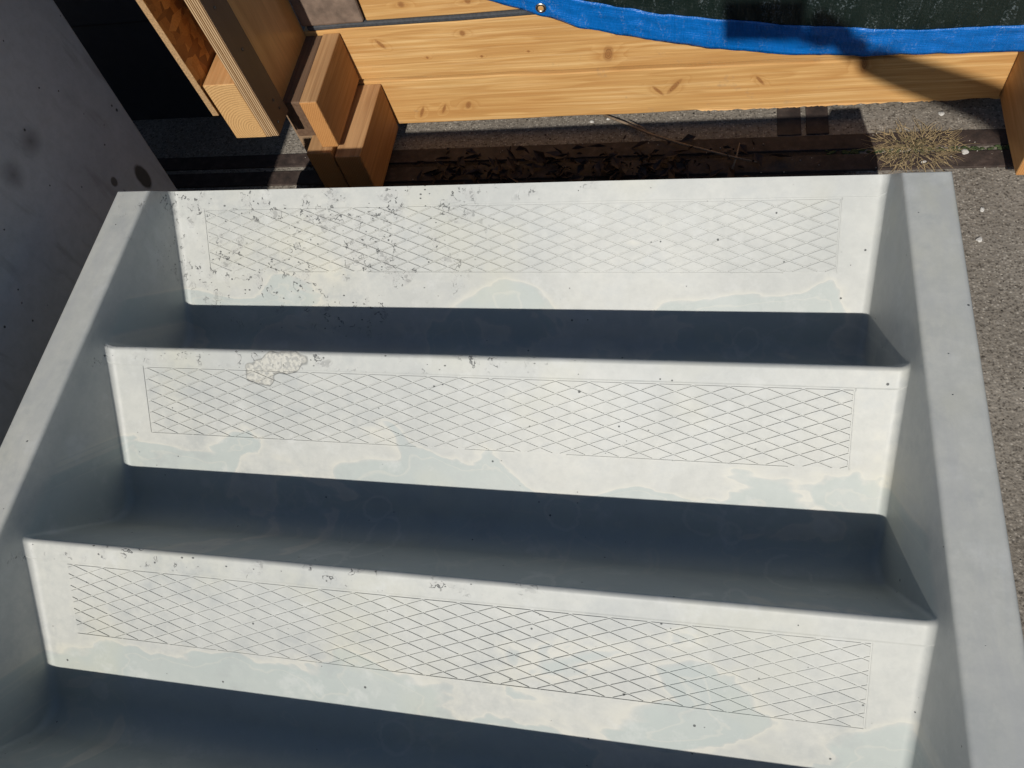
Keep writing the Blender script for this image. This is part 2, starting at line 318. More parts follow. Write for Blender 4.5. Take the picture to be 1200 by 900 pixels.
PINE = ((.66, .42, .185), (.52, .285, .095), (.46, .235, .075))
ORNG = ((.47, .235, .085), (.35, .155, .048), (.26, .11, .034))
DARK = ((.17, .105, .065), (.115, .065, .04), (.09, .05, .03))  # board wood with the formwork panel's shade put into its colour
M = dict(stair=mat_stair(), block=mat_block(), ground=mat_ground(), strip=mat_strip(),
    pineX=mat_pine(((.118, -.265, .012, .022, .1), (.262, -.365, .008, .022, .7), (.225, -.375, .006, .016, -.8), (-.36, -.405, .005, .018, .5), (-.30, -.398, .0045, .016, .5), (-.235, -.39, .008, .012, .3), (.66, -.325, .010, .03, -.2),
        (-.40, -.20, .006, .014, -.6), (-.20, -.185, .007, .008, 0), (-.30, -.245, .0035, .004, 0), (-.17, -.25, .0035, .004, 0), (-.06, -.245, .0035, .0035, 0), (.14, -.215, .004, .004, 0), (-.32, -.105, .009, .008, 0), (-.17, -.108, .008, .008, 0), (.45, -.36, .005, .014, -.7))), boardY=mat_wood('spruce_board', 'Y', ORNG, .8, seed=3), boardYd=mat_wood('shaded_board', 'Y', DARK, .5, seed=5),
    topY=mat_wood('weathered_edge', 'Y', ((.50, .29, .135), (.36, .19, .08), (.24, .12, .05)), .3, .75, seed=8),
    sideY=mat_wood('side_board_wood', 'Y', ((.62, .37, .16), (.52, .28, .10), (.46, .24, .08)), .6, seed=2), studZ=mat_wood('stud_wood', 'Z', ((.62, .36, .13), (.52, .27, .08), (.45, .22, .06)), .3, seed=1),
    studY=mat_wood('stud_top_wood', 'Y', ((.60, .35, .16), (.44, .21, .075), (.40, .2, .07)), .2, seed=4),
    endS=mat_endgrain('stud_end_grain', (.60, .37, .16), (.36, .20, .08), .015, .02, 60),
    endA=mat_endgrain('block_end_grain', (.50, .25, .09), (.36, .155, .045), .05, .02, 75), endW=mat_flat('weathered_wood', (.22, .155, .115), .85, 34, .45, .6),
    plyE=mat_plyedge(), plyF=mat_plyface('film_plywood', (.62, .33, .115), (.46, .215, .06), .30), plyD=mat_plyface('dark_plywood', (.105, .062, .036), (.07, .04, .024), .5),
    osb=mat_osb(), form=mat_flat('black_film_board', (.05, .054, .064), .45, 30, .2, .08), osbE=mat_flat('strand_board_edge', (.50, .31, .15), .85, 260, .5, .6),
    blue=mat_tarp('blue_hem', (.003, .215, .78), (.004, .24, .84), .36, 105, .2), green=mat_tarp('green_tarp', (.007, .019, .015), (.012, .028, .021), .42, 125, .2),
    metal=mat_flat('eyelet_metal', (.62, .58, .5), .35, 200, .2, .1, Metallic=1.0), screw=mat_flat('screw_steel', (.03, .028, .026), .5, 200),
    rubber=mat_flat('sealing_strip', (.055, .06, .068), .7, 140, .4, .6), grit=mat_flat('grit', (.38, .35, .3), .9, 160, .4, .3), stone=mat_flat('white_stone', (.62, .60, .56), .8, 160, .3, .5),
    leaf=mat_flat('dead_leaf', (.045, .024, .017), .7, 60, .5), twig=mat_flat('twig_bark', (.30, .22, .15), .8, 150, .5, .6), moss=mat_flat('moss', (.05, .075, .022), .9, 200, .5, .6),
    straw=mat_flat('straw', (.50, .375, .20), .75, 30, .4), blade=mat_flat('green_blade', (.26, .22, .11), .7, 30, .3),
    cloth=mat_flat('jacket_cloth', (.05, .055, .07), .85, 200), skin=mat_flat('skin', (.45, .27, .19), .5, 100, .1, .05), hair=mat_flat('hair', (.04, .028, .02), .5, 200), trouser=mat_flat('trouser_cloth', (.04, .045, .06), .85, 200), phone=mat_flat('phone_glass', (.02, .02, .022), .2, 20, .05, 0),
    bearer=mat_wood('bearer_wood', 'X', ((.34, .24, .15), (.25, .16, .09), (.2, .12, .07)), .6, .8, seed=9))

# ------------------------------------------------------------------ object helpers
def tag(o, label=None, cat=None, group=None, kind=None):
    for k, v in (('label', label), ('category', cat), ('group', group), ('kind', kind)):
        if v: o[k] = v
    return o
def empty(name, loc, label, cat, group=None):
    o = bpy.data.objects.new(name, None); o.empty_display_size = .05; COL.objects.link(o); o.location = loc; return tag(o, label, cat, group)
def link(name, me, mats, parent=None, base=None, smooth=False):
    """mesh built in world coordinates; its origin moves to base (or to the parent's place)"""
    o = bpy.data.objects.new(name, me); COL.objects.link(o)
    for m in (mats if isinstance(mats, (list, tuple)) else [mats]): me.materials.append(m)
    if smooth: me.polygons.foreach_set('use_smooth', [True] * len(me.polygons))
    if parent is not None:
        org = Vector((0, 0, 0)); q = parent
        while q is not None: org += q.location; q = q.parent
        b = Vector(base) if base is not None else org
        o.parent = parent; o.location = b - org
    else:
        b = Vector(base) if base is not None else Vector((0, 0, 0)); o.location = b
    me.transform(Matrix.Translation(-b)); me.update(); return o
def box_mesh(c, bevel=.002, rough=0, segs=None, endaxis=None, topslot=False):
    """c: 8 corners (x0y0z0,x1y0z0,x1y1z0,x0y1z0, the same for z1). endaxis faces get slot 1, top gets slot 2"""
    bm = bmesh.new(); v = [bm.verts.new(q) for q in c]
    for f in ((3, 2, 1, 0), (4, 5, 6, 7), (0, 1, 5, 4), (1, 2, 6, 5), (2, 3, 7, 6), (3, 0, 4, 7)): bm.faces.new([v[k] for k in f])
    if segs:                                              # cut along an axis so a plank can be a little uneven
        ax, cuts = segs
        ed = [e for e in bm.edges if abs((e.verts[0].co - e.verts[1].co)[ax]) > .6 * (e.verts[0].co - e.verts[1].co).length]
        bmesh.ops.subdivide_edges(bm, edges=ed, cuts=cuts, use_grid_fill=True)
        for q in bm.verts:
            d = noise.noise_vector(q.co * 6.0) * rough
            for k in range(3):
                if k != ax: q.co[k] += d[k]
    if bevel:
        bm.normal_update()
        e = [e for e in bm.edges if len(e.link_faces) == 2 and e.calc_face_angle(0) > .5]
        bmesh.ops.bevel(bm, geom=e, offset=bevel, segments=2, profile=.5, affect='EDGES')
    bm.normal_update()
    for f in bm.faces:
        if endaxis is not None and abs(f.normal[endaxis]) > .8: f.material_index = 1
        if topslot and f.normal.z > .8: f.material_index = 2
    me = bpy.data.meshes.new('box'); bm.to_mesh(me); bm.free(); return me
def corners(x0, x1, y0, y1, z0, z1):
    z0 += G; z1 += G
    return [(x0, y0, z0), (x1, y0, z0), (x1, y1, z0), (x0, y1, z0), (x0, y0, z1), (x1, y0, z1), (x1, y1, z1), (x0, y1, z1)]
def box(name, mats, parent, x0, x1, y0, y1, z0, z1, **k): return link(name, box_mesh(corners(x0, x1, y0, y1, z0, z1), **k), mats, parent)
def tube(bm, pts, rad, n=8):
    pts = [Vector(p) for p in pts]; rings = []
    for i, p in enumerate(pts):
        d = (pts[min(i + 1, len(pts) - 1)] - pts[max(i - 1, 0)]).normalized(); a = d.orthogonal().normalized(); b = d.cross(a)
        r = rad[i] if isinstance(rad, (list, tuple)) else rad
        rings.append([bm.verts.new(p + (a * math.cos(2 * math.pi * k / n) + b * math.sin(2 * math.pi * k / n)) * r) for k in range(n)])
    for i in range(len(rings) - 1):
        A, B = rings[i], rings[i + 1]
        if (A[0].co - B[0].co).length > (A[0].co - B[n // 2].co).length: pass
        off = min(range(n), key=lambda s: (A[0].co - pts[i] - (B[s].co - pts[i + 1])).length)
        for k in range(n): bm.faces.new((A[k], A[(k + 1) % n], B[(k + 1 + off) % n], B[(k + off) % n]))
    bm.faces.new(rings[0][::-1]); bm.faces.new(rings[-1])
def done(bm, name):
    me = bpy.data.meshes.new(name); bm.normal_update(); bm.to_mesh(me); bm.free(); return me

# ------------------------------------------------------------------ ground
bm = bmesh.new(); bmesh.ops.create_grid(bm, x_segments=2, y_segments=2, size=60)
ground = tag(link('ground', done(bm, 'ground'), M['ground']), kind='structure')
def strip(x0, x1, y0, y1, zt=.004):
    return tag(link('steel_strip', box_mesh([(x0, y0, -.02), (x1, y0, -.02), (x1, y1, -.02), (x0, y1, -.02), (x0, y0, zt), (x1, y0, zt), (x1, y1, zt), (x0, y1, zt)], .002), M['strip'], ground))
strip(-1.7, 2.6, .507, .552); strip(-1.7, 2.6, .444, .491, .0045)
strip(.498, .551, .556, 1.9, .0035); strip(.562, .611, .556, 1.9, .004)

# ------------------------------------------------------------------ the precast stair
L, AL, TR = .32, math.radians(40.82), .297
cr = (-TR * math.cos(AL), -TR * math.sin(AL))          # crease below a nosing, in (y, z)
RS = .85                              # slope of the riser plane: dy per -dz
W, DR, HC, CT, FR = 1.1881, .0684, .048, .0647, .013
NST = 6
def stair_profile():
    poly = []
    for i in range(NST):
        poly += [(-i * L, 0.0, 'n', i), (-i * L + cr[0], cr[1], 'c', i)]
    poly.append((-NST * L, 0.0, 'n', NST))
    P = [(0.0, 0.0)]
    for j in range(1, len(poly) - 1):
        p0, p1, p2 = (Vector(poly[j + d][:2]) for d in (-1, 0, 1))
        a = (p0 - p1).normalized(); b = (p2 - p1).normalized(); r = .006 if poly[j][2] == 'n' else .040
        th = a.angle(b); tl = r / math.tan(th / 2); bis = (a + b).normalized(); c = p1 + bis * (r / math.sin(th / 2))
        s, e = p1 + a * tl - c, p1 + b * tl - c; m = 12 if poly[j][2] == 'c' else 6
        arc = []
        for k in range(m + 1):
            w = s.lerp(e, k / m).normalized() * r; arc.append(c + w)
        # straight run up to the arc
        q = Vector(P[-1])
        for k in (.012, .2, .4, .6, .8, .985): P.append(tuple(q.lerp(arc[0], k)))
        P += [tuple(v) for v in arc]
    P.append((-NST * L, 0.0))
    return P
PROF = stair_profile()
# a shallow 0.6 mm seam behind the nosing strip is a real step in the profile
def tread_info(y, z):
    i = min(NST - 1, max(0, int(math.floor(-y / L + 1e-6))))
    yy, zz = y + i * L, z
    t = -yy * math.cos(AL) - zz * math.sin(AL)            # distance along the tread from its nosing
    d = -(-yy * math.sin(AL)) + 0
    off = yy * -math.sin(AL) + zz * math.cos(AL)          # height over the tread plane
    if off > .012 and -yy > .12: return -.05 - off, i + 1  # riser
    return t, i
def wx(z, d=None): return W / 2 + z * (DR if d is None else d)
DL, DRR = .024, .088
verts, attr_t, attr_s, faces = [], [], [], []
NF = 6
def section(y, z, d):
    """half section from the outer bottom to the middle, for a cheek of draft d"""
    wx = lambda q: W / 2 + q * d
    zb = -.30; pts = []
    xo_top = wx(HC) + CT
    pts.append((.70, zb)); pts.append((xo_top + .004, HC - .06))
    for k in range(5):
        a = k / 4 * math.pi / 2; pts.append((xo_top - .007 + .007 * math.cos(a), HC - .007 + .007 * math.sin(a)))
    for f in (.66, .33): pts.append((wx(HC) + .006 + (CT - .013) * f, HC))
    for k in range(5):
        a = math.pi / 2 + k / 4 * (math.pi / 2); pts.append((wx(HC) + .006 + .006 * math.cos(a), HC - .006 + .006 * math.sin(a)))
    top = HC - .006; lo = z + FR
    for k in range(1, 5):
        zz = top + (lo - top) * k / 4; pts.append((wx(zz), zz))
    for k in range(1, NF + 1):
        a = k / NF * math.pi / 2; pts.append((wx(lo) - FR + FR * math.cos(a) - 0.0, lo - FR * math.sin(a)))
    xl = wx(lo) - FR
    for f in (.75, .5, .25, 0): pts.append((xl * f, z))
    return pts
rows = []
# extra rows for the seam
pp = []
for (y, z) in PROF:
    pp.append((y, z))
out = []
for k in range(len(pp)):
    out.append(pp[k])
    if k + 1 < len(pp):
        t0, i0 = tread_info(*pp[k]); t1, i1 = tread_info(*pp[k + 1])
        if i0 == i1 and t0 >= 0 and t0 < .031 <= t1:
            for tq in (.0293, .0304, .0312, .0324): out.append((-i0 * L - tq * math.cos(AL), -tq * math.sin(AL)))
def seam(y, z):
    t, i = tread_info(y, z)
    if .031 < t < .24:
        d = .0007 * min(1, (.24 - t) / .08)
        return y + math.sin(AL) * d, z - math.cos(AL) * d
    return y, z
for (y, z) in out:
    t, i = tread_info(y, z); y, z = seam(y, z)
    h = section(y, z, DRR); full = h + [(-x, zz) for (x, zz) in section(y, z, DL)[-2::-1]]
    row = []
    for (x, zz) in full:
        fade = max(0.0, 1.0 - (-y) / .16)
        sh = -zz * RS * fade if (zz > 0 or y > -.001) else -zz * RS * max(0, 1 - (-y) / .10) * (1 if abs(x) > .64 else 0)
        if y > -.001 and zz <= 0: sh = -zz * RS
        nz = noise.noise(Vector((x * 2.2, y * 2.2, zz * 2.2))) * .0012
        row.append(len(verts)); verts.append((x, y + sh, zz + nz * (1 if zz > -.28 else 0) + G)); attr_t.append(t if abs(x) < wx(zz) + .001 and zz < HC - .01 else -.2); attr_s.append(float(i))
    rows.append(row)
for a, b in zip(rows, rows[1:]):
    for k in range(len(a) - 1): faces.append((a[k], a[k + 1], b[k + 1], b[k]))
    faces.append((a[-1], a[0], b[0], b[-1]))
faces.append(tuple(rows[0][::-1])); faces.append(tuple(rows[-1]))
me = bpy.data.meshes.new('stair'); me.from_pydata(verts, [], faces); me.validate()
bm = bmesh.new(); bm.from_mesh(me); bmesh.ops.recalc_face_normals(bm, faces=bm.faces)
for e in bm.edges:
    if len(e.link_faces) == 2 and e.calc_face_angle(0) > R(50): e.smooth = False
bm.to_mesh(me); bm.free()
stair = empty('precast_stair', (0, -.96, .18), 'pale grey precast concrete stair flight with diamond-patterned treads in the foreground', 'stair')
body = link('flight', me, M['stair'], stair, base=(0, 0, G), smooth=True)
me.transform(Matrix.Identity(4))
# ---- diamond relief on the treads
PX, PT0, PT1, DX, DT = .531, .034, .1415, .0474, .0181
GAPX, GAPT = .0036, .0014
def on_tread(i, x, t, h): return Vector((x, -i * L - t * math.cos(AL) - h * math.sin(AL), -t * math.sin(AL) + h * math.cos(AL) + G))
def clip(poly, f):
    out = []
    for k in range(len(poly)):
        a, b = poly[k], poly[(k + 1) % len(poly)]; fa, fb = f(a), f(b)
        if fa >= 0: out.append(a)
        if (fa >= 0) != (fb >= 0):
            s = fa / (fa - fb); out.append((a[0] + (b[0] - a[0]) * s, a[1] + (b[1] - a[1]) * s))
    return out
PADH = .0005
def pad_faces(bm, poly, tr):
    cx = sum(p[0] for p in poly) / len(poly); ct = sum(p[1] for p in poly) / len(poly)
    lo = [bm.verts.new(tr(x, t, -.0004)) for x, t in poly]; hi = [bm.verts.new(tr(cx + (x - cx) * .945, ct + (t - ct) * .945, PADH)) for x, t in poly]
    n = len(poly)
    for k in range(n): bm.faces.new((lo[k], hi[k], hi[(k + 1) % n], lo[(k + 1) % n]))
    bm.faces.new(hi[::-1])
ROT = Matrix.Rotation(AL, 4, 'X')          # tread plane: local x across, local -y down the tread, local z out of it
bm = bmesh.new()
pad_faces(bm, [(-(DX - GAPX) / 2, 0), (0, -(DT - GAPT) / 2), ((DX - GAPX) / 2, 0), (0, (DT - GAPT) / 2)], lambda x, t, h: Vector((x, -t, h)))
bmesh.ops.recalc_face_normals(bm, faces=bm.faces)
pad_me = done(bm, 'diamond_pad'); pad_me.materials.append(M['stair'])
npads = 0
for i in (2, 1, 0, 3):
    panel = bpy.data.objects.new('anti_slip_panel', None); panel.empty_display_size = .02; COL.objects.link(panel)
    panel.parent = stair; panel.location = on_tread(i, 0, PT0, 0) - stair.location
    bmr = bmesh.new()
    nx = int(2 * PX / DX) + 3; nt = int((PT1 - PT0) / (DT / 2)) + 3
    for jt in range(-1, nt):
        for jx in range(-1, nx):
            cx = -.449 - 2 * DX + DX * (jx - 1) + (DX / 2 if jt % 2 else 0) + .006 * (i - 2); ct = PT0 + jt * DT / 2 
            poly = [(cx - (DX - GAPX) / 2, ct), (cx, ct - (DT - GAPT) / 2), (cx + (DX - GAPX) / 2, ct), (cx, ct + (DT - GAPT) / 2)]
            whole = all(-PX <= p[0] <= PX and PT0 <= p[1] <= PT1 for p in poly)
            if whole and npads < 300 and i in (2, 1):
                npads += 1
                o = bpy.data.objects.new('diamond_pad', pad_me); COL.objects.link(o); o.parent = panel
                o.location = on_tread(i, cx, ct, random.uniform(-.0002, .0001)) - on_tread(i, 0, PT0, 0); o.rotation_euler = (AL, 0, 0)
            else:
                for f in (lambda p: p[0] + PX, lambda p: PX - p[0], lambda p: p[1] - PT0, lambda p: PT1 - p[1]):
                    if poly: poly = clip(poly, f)
                if len(poly) >= 3:
                    ar = abs(sum(poly[k][0] * poly[(k + 1) % len(poly)][1] - poly[(k + 1) % len(poly)][0] * poly[k][1] for k in range(len(poly)))) / 2
                    if ar > 8e-6: pad_faces(bmr, poly, lambda x, t, h, i=i: on_tread(i, x, t, h))
    for (x0, x1, t0, t1) in ((-PX - .0035, -PX - .0017, PT0 - .002, PT1 + .002), (PX + .0017, PX + .0035, PT0 - .002, PT1 + .002), (-PX - .001, PX + .001, PT1 + .0012, PT1 + .0024)):
        nk = 14 if x1 - x0 > t1 - t0 else 1
        for k in range(nk):
            a, b = (x0 + (x1 - x0) * k / nk, x0 + (x1 - x0) * (k + 1) / nk) if nk > 1 else (x0, x1)
            c, d = t0, t1
            if noise.noise(Vector((a * 9, c * 40, i * 3.1))) > -.25: pad_faces(bmr, [(a, c), (b, c), (b, d), (a, d)], lambda x, t, h, i=i: on_tread(i, x, t, min(h, .0004)))
    bmesh.ops.recalc_face_normals(bmr, faces=bmr.faces)
    me = done(bmr, 'diamond_relief')
    tag(link('diamond_relief', me, M['stair'], panel, base=(0, 0, G)), kind='stuff')
for yy in (-.25, -1.65):
    o = box('bearer_timber', M['bearer'], None, -.62, .62, yy - .05, yy + .05, -.478, -.301)
    tag(o, 'thick timber bearer under the ' + ('far' if yy > -1 else 'near') + ' end of the concrete stair', 'timber', 'bearers under the stair')

# ------------------------------------------------------------------ concrete block on the left
bx0, bx1, zt = -1.95, -.808, .50
ye = lambda z: .248 + .125 * z
c = []
for z in (-.48, zt):
    c += [(bx0, -1.0, z + G), (bx1, -1.0, z + G), (bx1, ye(z), z + G), (bx0, ye(z), z + G)]
blk = link('concrete_block', box_mesh(c, .006, .0015, (1, 40)), M['block'])
tag(blk, 'tall dark grey concrete block in shade with small air holes along the left edge', 'concrete block')

db = box('dark_form_board', M['form'], None, -2.1, -.785, .706, .727, -.479, .62, bevel=.001)
tag(db, 'dark film-faced form board standing in the black gap behind the concrete block', 'form board')
for z in (-.165,): box('joint_strip', M['screw'], db, -2.1, -.786, .7045, .7075, z, z + .003, bevel=0)

# ------------------------------------------------------------------ timber frame behind the stair
YB = .607
fr = empty('timber_frame', (.23, YB, .04), 'long pine plank frame lying behind the stair under the tarpaulin', 'timber frame')
def plank(x0, x1, zl0, zr0, zl1, zr1, y0=YB, y1=YB + .045, mat='pineX', name='plank'):
    c = [(x0, y0, zl0 + G), (x1, y0, zr0 + G), (x1, y1, zr0 + G), (x0, y1, zl0 + G), (x0, y0, zl1 + G), (x1, y0, zr1 + G), (x1, y1, zr1 + G), (x0, y1, zl1 + G)]
    return link(name, box_mesh(c, .003, .0022, (0, 60)), M[mat], fr)
plank(-.50, .955, -.442, -.440, -.3025, -.3235)
plank(-.575, 1.3, -.2965, -.3175, -.153, -.152, YB + .001)
plank(-.413, 1.3, -.139, -.137, .005, .007, YB + .003)
box('sealing_strip', M['rubber'], fr, -.56, 1.3, YB - .001, YB + .044, -.1525, -.1395, bevel=.004, rough=.002, segs=(0, 40))
box('weathered_end_block', M['endW'], fr, -.57, -.417, YB - .004, YB + .3, -.139, -.02, bevel=.006)
box('side_board', [M['sideY'], M['endA']], fr, .956, 1.001, .384, YB + .9, -.44, -.293, bevel=.003, endaxis=1, rough=.0012, segs=(1, 24))
EN = [M['boardY'], M['endA'], M['topY']]
box('block_board', EN, fr, -.527, -.4855, .386, YB - .001, -.293, -.160, bevel=.003, endaxis=1, topslot=True)
box('block_board', [M['boardYd'], M['boardYd'], M['boardYd']], fr, -.574, -.5285, .392, YB - .001, -.262, -.163, bevel=.003, endaxis=1, topslot=True)
box('block_board', EN, fr, -.5005, -.4365, .370, YB - .001, -.452, -.309, bevel=.003, endaxis=1, topslot=True)
box('block_board', EN, fr, -.566, -.5035, .371, YB - .001, -.478, -.300 + .004, bevel=.003, endaxis=1, topslot=True)
# ragged splinters along the lower plank's sawn edge
bm = bmesh.new()
for k in range(46):
    x = random.uniform(.30, .93); l = random.uniform(.02, .09); w = random.uniform(.001, .004)
    z = -.4405 + G
    a = [bm.verts.new(q) for q in ((x, YB + .001, z + .004), (x + l * .4, YB - .0015, z - w * .5), (x + l, YB + .001, z + .003), (x + l * .5, YB + .006, z + .003))]
    bm.faces.new((a[0], a[1], a[2])); bm.faces.new((a[0], a[3], a[1])); bm.faces.new((a[1], a[3], a[2]))
link('splinters', done(bm, 'splinters'), M['pineX'], fr)
for x in (-.35, .9):
    o = box('packing_batten', M['bearer'], None, x - .03, x + .03, YB + .06, YB + .5, -.479, -.441)
    # the packing carries the frame
    tag(o, 'low packing batten under the ' + ('left' if x < 0 else 'right') + ' end of the timber frame', 'batten', 'packing under the timber frame')

# ------------------------------------------------------------------ formwork panel standing on end
YP = .30
pn = empty('formwork_panel', (-.61, YP + .1, .31), 'upright hollow formwork panel of plywood and strand board beside the dark gap', 'formwork panel')
PE = [M['plyF'], M['plyE']]
box('strand_board_sheet', [M['osb'], M['osbE']], pn, -.675, -.6605, YP, YP + .30, -.106, .75, bevel=.001, endaxis=1)
box('stud', [M['studY'], M['endS']], pn, -.656, -.5835, YP + .002, YP + .30, -.173, -.029, bevel=.002, endaxis=1)
box('stud', M['studZ'], pn, -.632, -.5825, YP + .078, YP + .17, -.0285, .75, bevel=.002)
box('plywood_sheet', PE, pn, -.582, -.570, YP + .001, YP + .305, -.171, .75, bevel=.0012, endaxis=1)
sc_ = box('plywood_strip', [M['plyD'], M['plyE']], pn, -.5695, -.551, YP, YP + .076, -.170, .75, bevel=.003, endaxis=1)
for (y, z) in ((YP + .022, -.150), (YP + .050, -.138), (YP + .045, -.112), (YP + .04, .02), (YP + .03, .12)):
    bm = bmesh.new(); bmesh.ops.create_cone(bm, cap_ends=True, segments=10, radius1=.0034, radius2=.003, depth=.003)
    bm.transform(Matrix.Translation((-.551, y, z + G)) @ Matrix.Rotation(R(90), 4, 'Y')); link('screw', done(bm, 'screw'), M['screw'], sc_)
box('panel_leg', M['bearer'], pn, -.655, -.60, YP + .20, YP + .29, -.479, -.174, bevel=.002)

# ------------------------------------------------------------------ tarpaulin
tp = empty('tarpaulin', (.5, YB + .3, .2), 'dark green tarpaulin with a blue hem hanging over the planks', 'tarpaulin')
def interp(pts, x):
    if x <= pts[0][0]: return pts[0][1] + (x - pts[0][0]) * (pts[1][1] - pts[0][1]) / (pts[1][0] - pts[0][0])
    for a, b in zip(pts, pts[1:]):
        if x <= b[0]:
            s = (x - a[0]) / (b[0] - a[0]); s = s * s * (3 - 2 * s) * .35 + s * .65; return a[1] + (b[1] - a[1]) * s
    return pts[-1][1]
LOW = [(-.42, .06), (-.123, -.096), (-.072, -.117), (-.003, -.147), (.072, -.179), (.161, -.207), (.281, -.238), (.34, -.253), (.521, -.282), (.683, -.294), (.956, -.305), (1.5, -.31)]
MID = [(-.42, .15), (-.123, -.03), (.096, -.115), (.165, -.135), (.241, -.157), (.363, -.179), (.524, -.208), (.741, -.234), (.933, -.237), (1.5, -.235)]
def tarp_point(x, v):
    """v 0..1 hem, 1..2 hanging front, 2..3 over the top"""
    lo, mi = interp(LOW, x), interp(MID, x); top = .05
    wob = noise.noise(Vector((x * 7, v * 2.2, 3))) * .007 + noise.noise(Vector((x * 22 + v * 3, v * 4, 9))) * .004 + max(0, noise.noise(Vector((x * 45 - v * 6, v * 3, 5)))) * .003
    if v <= 1: z = lo + (mi - lo) * v; y = YB - .012 - .004 * v
    elif v <= 2: z = mi + (top - mi) * (v - 1); y = YB - .016 + .012 * (v - 1)
    else: z = top + .004 * math.sin((v - 2) * 3); y = YB - .004 + .9 * (v - 2)
    return Vector((x, y - abs(wob) - .002, z + wob * .12 + G))
def cloth(name, v0, v1, nv, mat, parent, x0=-.40, x1=1.45, nx=190, lift=0):
    bm = bmesh.new(); g = []
    for j in range(nv + 1):
        g.append([bm.verts.new(tarp_point(x0 + (x1 - x0) * k / nx, v0 + (v1 - v0) * j / nv) - Vector((0, lift, 0))) for k in range(nx + 1)])
    for j in range(nv):
        for k in range(nx): bm.faces.new((g[j][k], g[j][k + 1], g[j + 1][k + 1], g[j + 1][k]))
    o = link(name, done(bm, name), M[mat], parent, smooth=True)
    s = o.modifiers.new('thick', 'SOLIDIFY'); s.thickness = .0012; s.offset = 0
    return o
sheet = cloth('sheet', .92, 3, 46, 'green', tp)
hem = cloth('hem', 0, 1.0, 10, 'blue', tp, lift=.0016)
# stitched eyelet
ec = tarp_point(-.014, .0); zl = interp(LOW, -.014); zm = interp(MID, -.014)
bm = bmesh.new(); nmaj, nmin = 28, 8
ctr = Vector((-.010, YB - .021, -.121 + G)); ring = []
for a in range(nmaj):
    A = 2 * math.pi * a / nmaj; rr = []
    for b in range(nmin):
        B = 2 * math.pi * b / nmin; q = .0085 + .0032 * math.cos(B); rr.append(bm.verts.new(ctr + Vector((q * math.cos(A), -.0022 * math.sin(B), q * math.sin(A)))))
    ring.append(rr)
for a in range(nmaj):
    for b in range(nmin): bm.faces.new((ring[a][b], ring[(a + 1) % nmaj][b], ring[(a + 1) % nmaj][(b + 1) % nmin], ring[a][(b + 1) % nmin]))
eye = link('eyelet', done(bm, 'eyelet'), M['metal'], hem, smooth=True)
bm = bmesh.new(); bmesh.ops.create_circle(bm, cap_ends=True, segments=20, radius=.006)
bm.transform(Matrix.Translation(ctr + Vector((0, -.0008, 0))) @ Matrix.Rotation(R(90), 4, 'X')); link('eyelet_hole', done(bm, 'hole'), M['pineX'], hem)

# ------------------------------------------------------------------ small things on the ground
def blades(name, cx, cy, n, rad, hmin, hmax, w, lean=1.0):
    bm = bmesh.new()
    for k in range(n):
        a = random.uniform(0, 2 * math.pi); r = rad * random.random() ** .7 * .45
        p = Vector((cx + r * math.cos(a) * 1.5, cy + r * math.sin(a), .003)); ln = random.uniform(hmin, hmax); b = a + random.gauss(0, .7)
        el = random.uniform(.05, .8) ** 1.5 * lean; d = Vector((math.cos(b) * math.cos(el), math.sin(b) * math.cos(el), math.sin(el))); sd = Vector((-math.sin(b), math.cos(b), 0)) * w * random.uniform(.6, 1.2)
        prev = None
        for j in range(4):
            s = j / 3; q = p + d * ln * s + sd.normalized() * ln * .35 * s * s * math.sin(k * 2.4) - Vector((0, 0, 1)) * ln * .45 * s * s * (el > .2); q.z = max(q.z, .006)
            cur = [bm.verts.new(q + sd * (1 - s * .8)), bm.verts.new(q - sd * (1 - s * .8))]
            if prev: bm.faces.new((prev[0], prev[1], cur[1], cur[0]))
            prev = cur
    return done(bm, name)
tuft = empty('grass_tuft', (.77, .50, 0), 'dry straw-coloured grass tuft growing between the rusty strips behind the stair corner', 'grass tuft')
link('dry_blades', blades('dry', .785, .505, 360, .13, .012, .045, .0008, .6), M['straw'], tuft)
link('green_blades', blades('grn', .775, .50, 70, .06, .012, .035, .0008, .8), M['blade'], tuft)
bm = bmesh.new()
for k in range(150):
    x = random.uniform(.60, 1.05); y = random.uniform(.4935, .505); s = random.uniform(.002, .005)
    bmesh.ops.create_icosphere(bm, subdivisions=1, radius=s, matrix=Matrix.Translation((x, y, .002)) @ Matrix.Diagonal((1.3, .8, .6, 1)))
tag(link('moss', done(bm, 'moss'), M['moss']), 'green moss line in the joint between the rusty strips', 'moss', kind='stuff')
bm = bmesh.new()
for k in range(330):
    x = random.choice((random.gauss(.22, .13), random.gauss(-.22, .07), random.gauss(.05, .12))); y = random.gauss(.455, .035)
    if not (.36 < y < .56 and -.40 < x < .56): continue
    l = random.choice((random.uniform(.006, .02), random.uniform(.02, .055))); w = l * random.uniform(.12, .7); z = random.uniform(.006, .034)
    mt = Matrix.Translation((x, y, z)) @ Matrix.Rotation(random.uniform(0, 6.28), 4, 'Z') @ Matrix.Rotation(random.uniform(-.9, .9), 4, 'X') @ Matrix.Rotation(random.uniform(-.6, .6), 4, 'Y')
    q = [bm.verts.new(mt @ Vector(c)) for c in ((-l / 2, 0, 0), (-l * .1, -w / 2, .004), (l / 2, 0, .002), (-l * .1, w / 2, .004), (0, 0, -.002))]
    for f in ((0, 1, 4), (1, 2, 4), (2, 3, 4), (3, 0, 4)): bm.faces.new([q[v] for v in f])
tag(link('leaf_litter', done(bm, 'leaf_litter'), M['leaf']), 'heap of dead brown leaves in the shadow behind the stair', 'dead leaves', kind='stuff')
